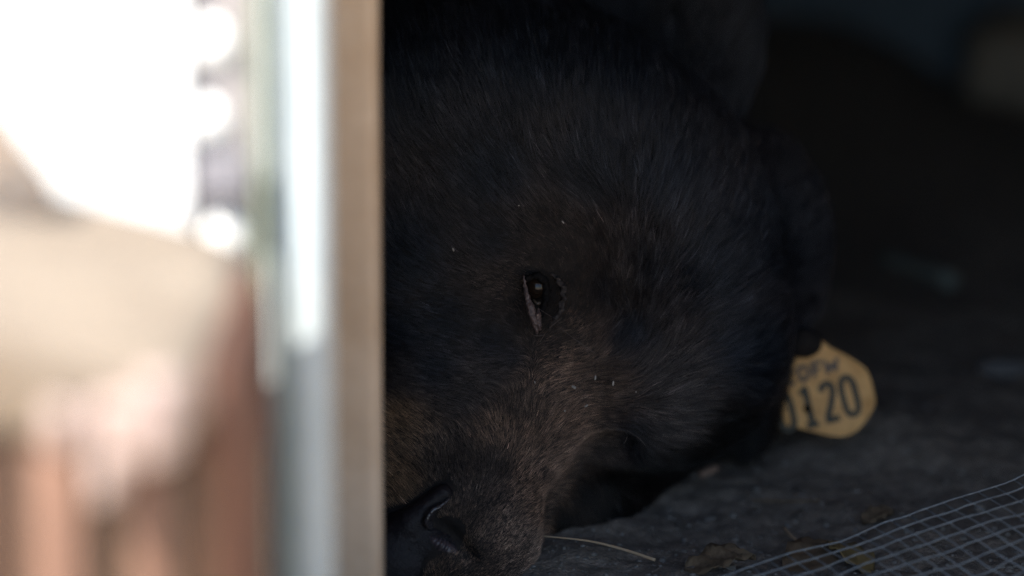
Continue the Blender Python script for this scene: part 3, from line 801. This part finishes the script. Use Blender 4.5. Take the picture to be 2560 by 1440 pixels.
# ------------------------------------------------------------------ litter on the dirt
def lay(px, py, dz=0.0):
    g = G(px, py); g[2] = float(ground_z(g[0], g[1])) + dz; return g
pp = spline(np.array([G(1330, 1338, .010), G(1400, 1344, .011), G(1480, 1354, .011), G(1560, 1374, .009), G(1638, 1400, .006)]), 22)
pp[:, 2] = np.maximum(pp[:, 2], ground_z(pp[:, 0], pp[:, 1]) + .0008)
v, f = tube(pp, np.linspace(.0004, .0011, 22), 8)
tag(mesh_obj('straw', v, f, M_straw, None, True), 'long pale dry stem on the dirt reaching from under the muzzle', 'straw')
pp = spline(np.array([lay(1962, 1302, .006), lay(1978, 1320, .004), lay(2010, 1335, .003), lay(2048, 1350, .002)]), 14)
v, f = tube(pp, np.linspace(.0010, .0006, 14), 8)
tag(mesh_obj('twig', v, f, M_straw, None, True), 'small bent tan twig beside the wire mesh edge', 'twig')
pp = spline(np.array([lay(1880, 1241, .002), lay(1960, 1240, .003), lay(2050, 1244, .002)]), 12)
v, f = tube(pp, .0006, 6)
tag(mesh_obj('grass_straw', v, f, mat('brown_stem', (0.12, 0.075, 0.04), 0.8), None, True), 'thin brown stem lying flat on the dirt below the ear tag', 'stem')
def leaf(name, px, py, ln, wd, rz, m, label, curl=0.25, dz=0.003):
    V = []; F = []; nu_, nv_ = 14, 6
    for i in range(nu_ + 1):
        s = i / nu_; ww = wd * (math.sin(math.pi * min(1, s * 1.02) ** 0.8) ** 0.8 + 0.02)
        for j in range(-nv_ // 2, nv_ // 2 + 1):
            q = j / (nv_ / 2); x = (s - .5) * ln; y = q * ww * (1 + 0.15 * math.sin(9 * s + 2 * q))
            V.append((x, y, curl * abs(y) + 0.12 * ln * math.sin(3 * s) * (0.3 + s) + 0.002 * math.sin(20 * s + 5 * q)))
    for i in range(nu_):
        for j in range(nv_):
            a = i * (nv_ + 1) + j; F.append((a, a + 1, a + nv_ + 2, a + nv_ + 1))
    o = mesh_obj(name, V, F, m, None, True)
    sd = o.modifiers.new('thickness', 'SOLIDIFY'); sd.thickness = 0.0004
    o.location = lay(px, py, dz); o.rotation_euler = (0.12, -0.1, rz)
    return tag(o, label, 'leaf')
leaf('dry_leaf', 2120, 1385, .050, .011, 2.1, mat('ochre_leaf', (0.13, 0.085, 0.03), 0.8, base2=(0.20, 0.135, 0.05), var_scale=70), 'ochre dry leaf lying under the wire mesh')
leaf('dry_leaf', 1800, 1432, .046, .014, 0.3, M_leaf, 'brown dry leaf at the bottom edge below the mesh corner')
leaf('dry_leaf', 2195, 1292, .024, .008, 0.5, M_leaf, 'small brown leaf touching the upper edge of the wire mesh')
leaf('dry_leaf', 2030, 1370, .05, .017, 1.0, mat('dark_leaf', (0.07, 0.042, 0.022), 0.8, base2=(0.11, 0.07, 0.04), var_scale=70), 'dull dark brown leaf beside the wire mesh', 0.1, 0.001)
v, f = box(-.007, .007, -.0022, .0022, 0, .004, sub=4, bevel=.0008, rough=.0008, rs=200)
ch = mesh_obj('wood_chip', v, f, mat('chip_wood', (0.24, 0.15, 0.11), 0.8), None, True); ch.location = lay(1772, 1185, .0005); ch.rotation_euler = (0.1, -0.25, 0.5)
tag(ch, 'small pinkish wood chip on the dirt below the cheek', 'wood chip')

# gravel and crumbs: nobody could count them
V = []; F = []; v0, f0 = ico(1)
for k in range(2600):
    px = random.uniform(1250, 2650); py = random.uniform(1120, 1470)
    if k % 3 == 0: py = random.uniform(880, 1470)
    g = lay(px, py); r = 0.0007 * math.exp(random.gauss(0, 0.55))
    vv = v0 * r * np.array([random.uniform(.7, 1.3), random.uniform(.7, 1.3), random.uniform(.5, .9)]) + np.array([random.uniform(-1, 1) * r * .3 for _ in range(3)])
    o = k * len(v0); V.append(vv + g); F += [tuple(i + o for i in q) for q in f0]
gr = mesh_obj('gravel', np.concatenate(V), F, M_stone, None, True)
tag(gr, 'fine gravel and crumbs scattered over the dirt', kind='stuff')

# pale flakes caught in the fur
FL = ['tiny pale flake in the forehead fur straight above the eye', 'tiny pale flake in the dark fur beside the tan post, left of the eye',
      'tiny pale flake in the brow fur up and right of the eye', 'pale flake farthest right on the cheek, towards the ear tag',
      'uppermost pale flake between eye and mouth corner', 'pale flake in the cheek fur up and left of the mouth corner',
      'lowest pale flake on the upper muzzle fur', 'tiny pale flake second from the right on the cheek',
      'tiny pale flake midway between tear duct and mouth corner', 'tiny pale flake below the eye, on the bridge of the muzzle']
fk = [(1297, 514), (1133, 624), (1407, 555), (1590, 980), (1488, 945), (1465, 1015), (1412, 1027), (1533, 958), (1435, 968), (1337, 955)]
kd2 = kdtree.KDTree(len(BW))
bx_, by_, bd_ = pix(BW)
front = (facing > 0)
for i, p_ in enumerate(zip(bx_, by_)): kd2.insert((p_[0], p_[1], bd_[i] * 2000), i)
kd2.balance()
v0, f0 = ico(1)
for k, (a, b) in enumerate(fk):
    i = kd2.find((a, b, 2.38 * 2000))[1]
    i_d = bd_[i]; p_ = P(a, b, i_d - 0.0075)
    r = 0.0009 * random.uniform(.7, 1.2)
    r *= (0.6 + 0.9 * ((k * 7) % 10) / 10); v = v0 * np.array([r * (1 + (k % 3) * .2), r * .5, r]); v = v * (1 + 0.4 * fbm(v * 900, 2, k)[:, None])
    o = mesh_obj('flake', v, f0, M_flake, None); o.location = p_; o.rotation_euler = (k, k * 2, k * 3)
    tag(o, FL[k], 'flake', 'pale flakes in the bear fur')

# ------------------------------------------------------------------ dim things at the back of the crawlspace
c = lay(2500, 335)
v, f = box(c[0] - .028, c[0] + .10, c[1], c[1] + .06, c[2] - .004, c[2] + .078, sub=12, bevel=.024, rough=.022, rs=22)
tag(mesh_obj('tan_stone', v, f, M_oldpost, None, True), 'dim tan stone on the ground in the far upper right corner', 'stone')
pp = spline(np.array([lay(2210, 668, .012), lay(2300, 700, .012), lay(2380, 735, .010)]), 12)
v, f = tube(pp + 0.006 * np.stack([fbm(pp * 30 + q, 2, q) for q in range(3)], 1), np.linspace(.004, .008, 12), 8)
tag(mesh_obj('pale_stick', v, f, mat('grey_green_stick', (0.13, 0.145, 0.13), 0.9), None, True), 'pale grey stick lying on the ground behind the ear tag', 'stick')
v, f = ico(2); v = v * np.array([.02, .012, .008]) * (1 + .2 * fbm(v * 2, 3, 4)[:, None])
o = mesh_obj('stone', v, f, mat('grey_stone', (0.09, 0.085, 0.085), 0.9), None, True); o.location = lay(2510, 925, .003)
tag(o, 'grey stone on the dim ground at the right edge', 'stone')
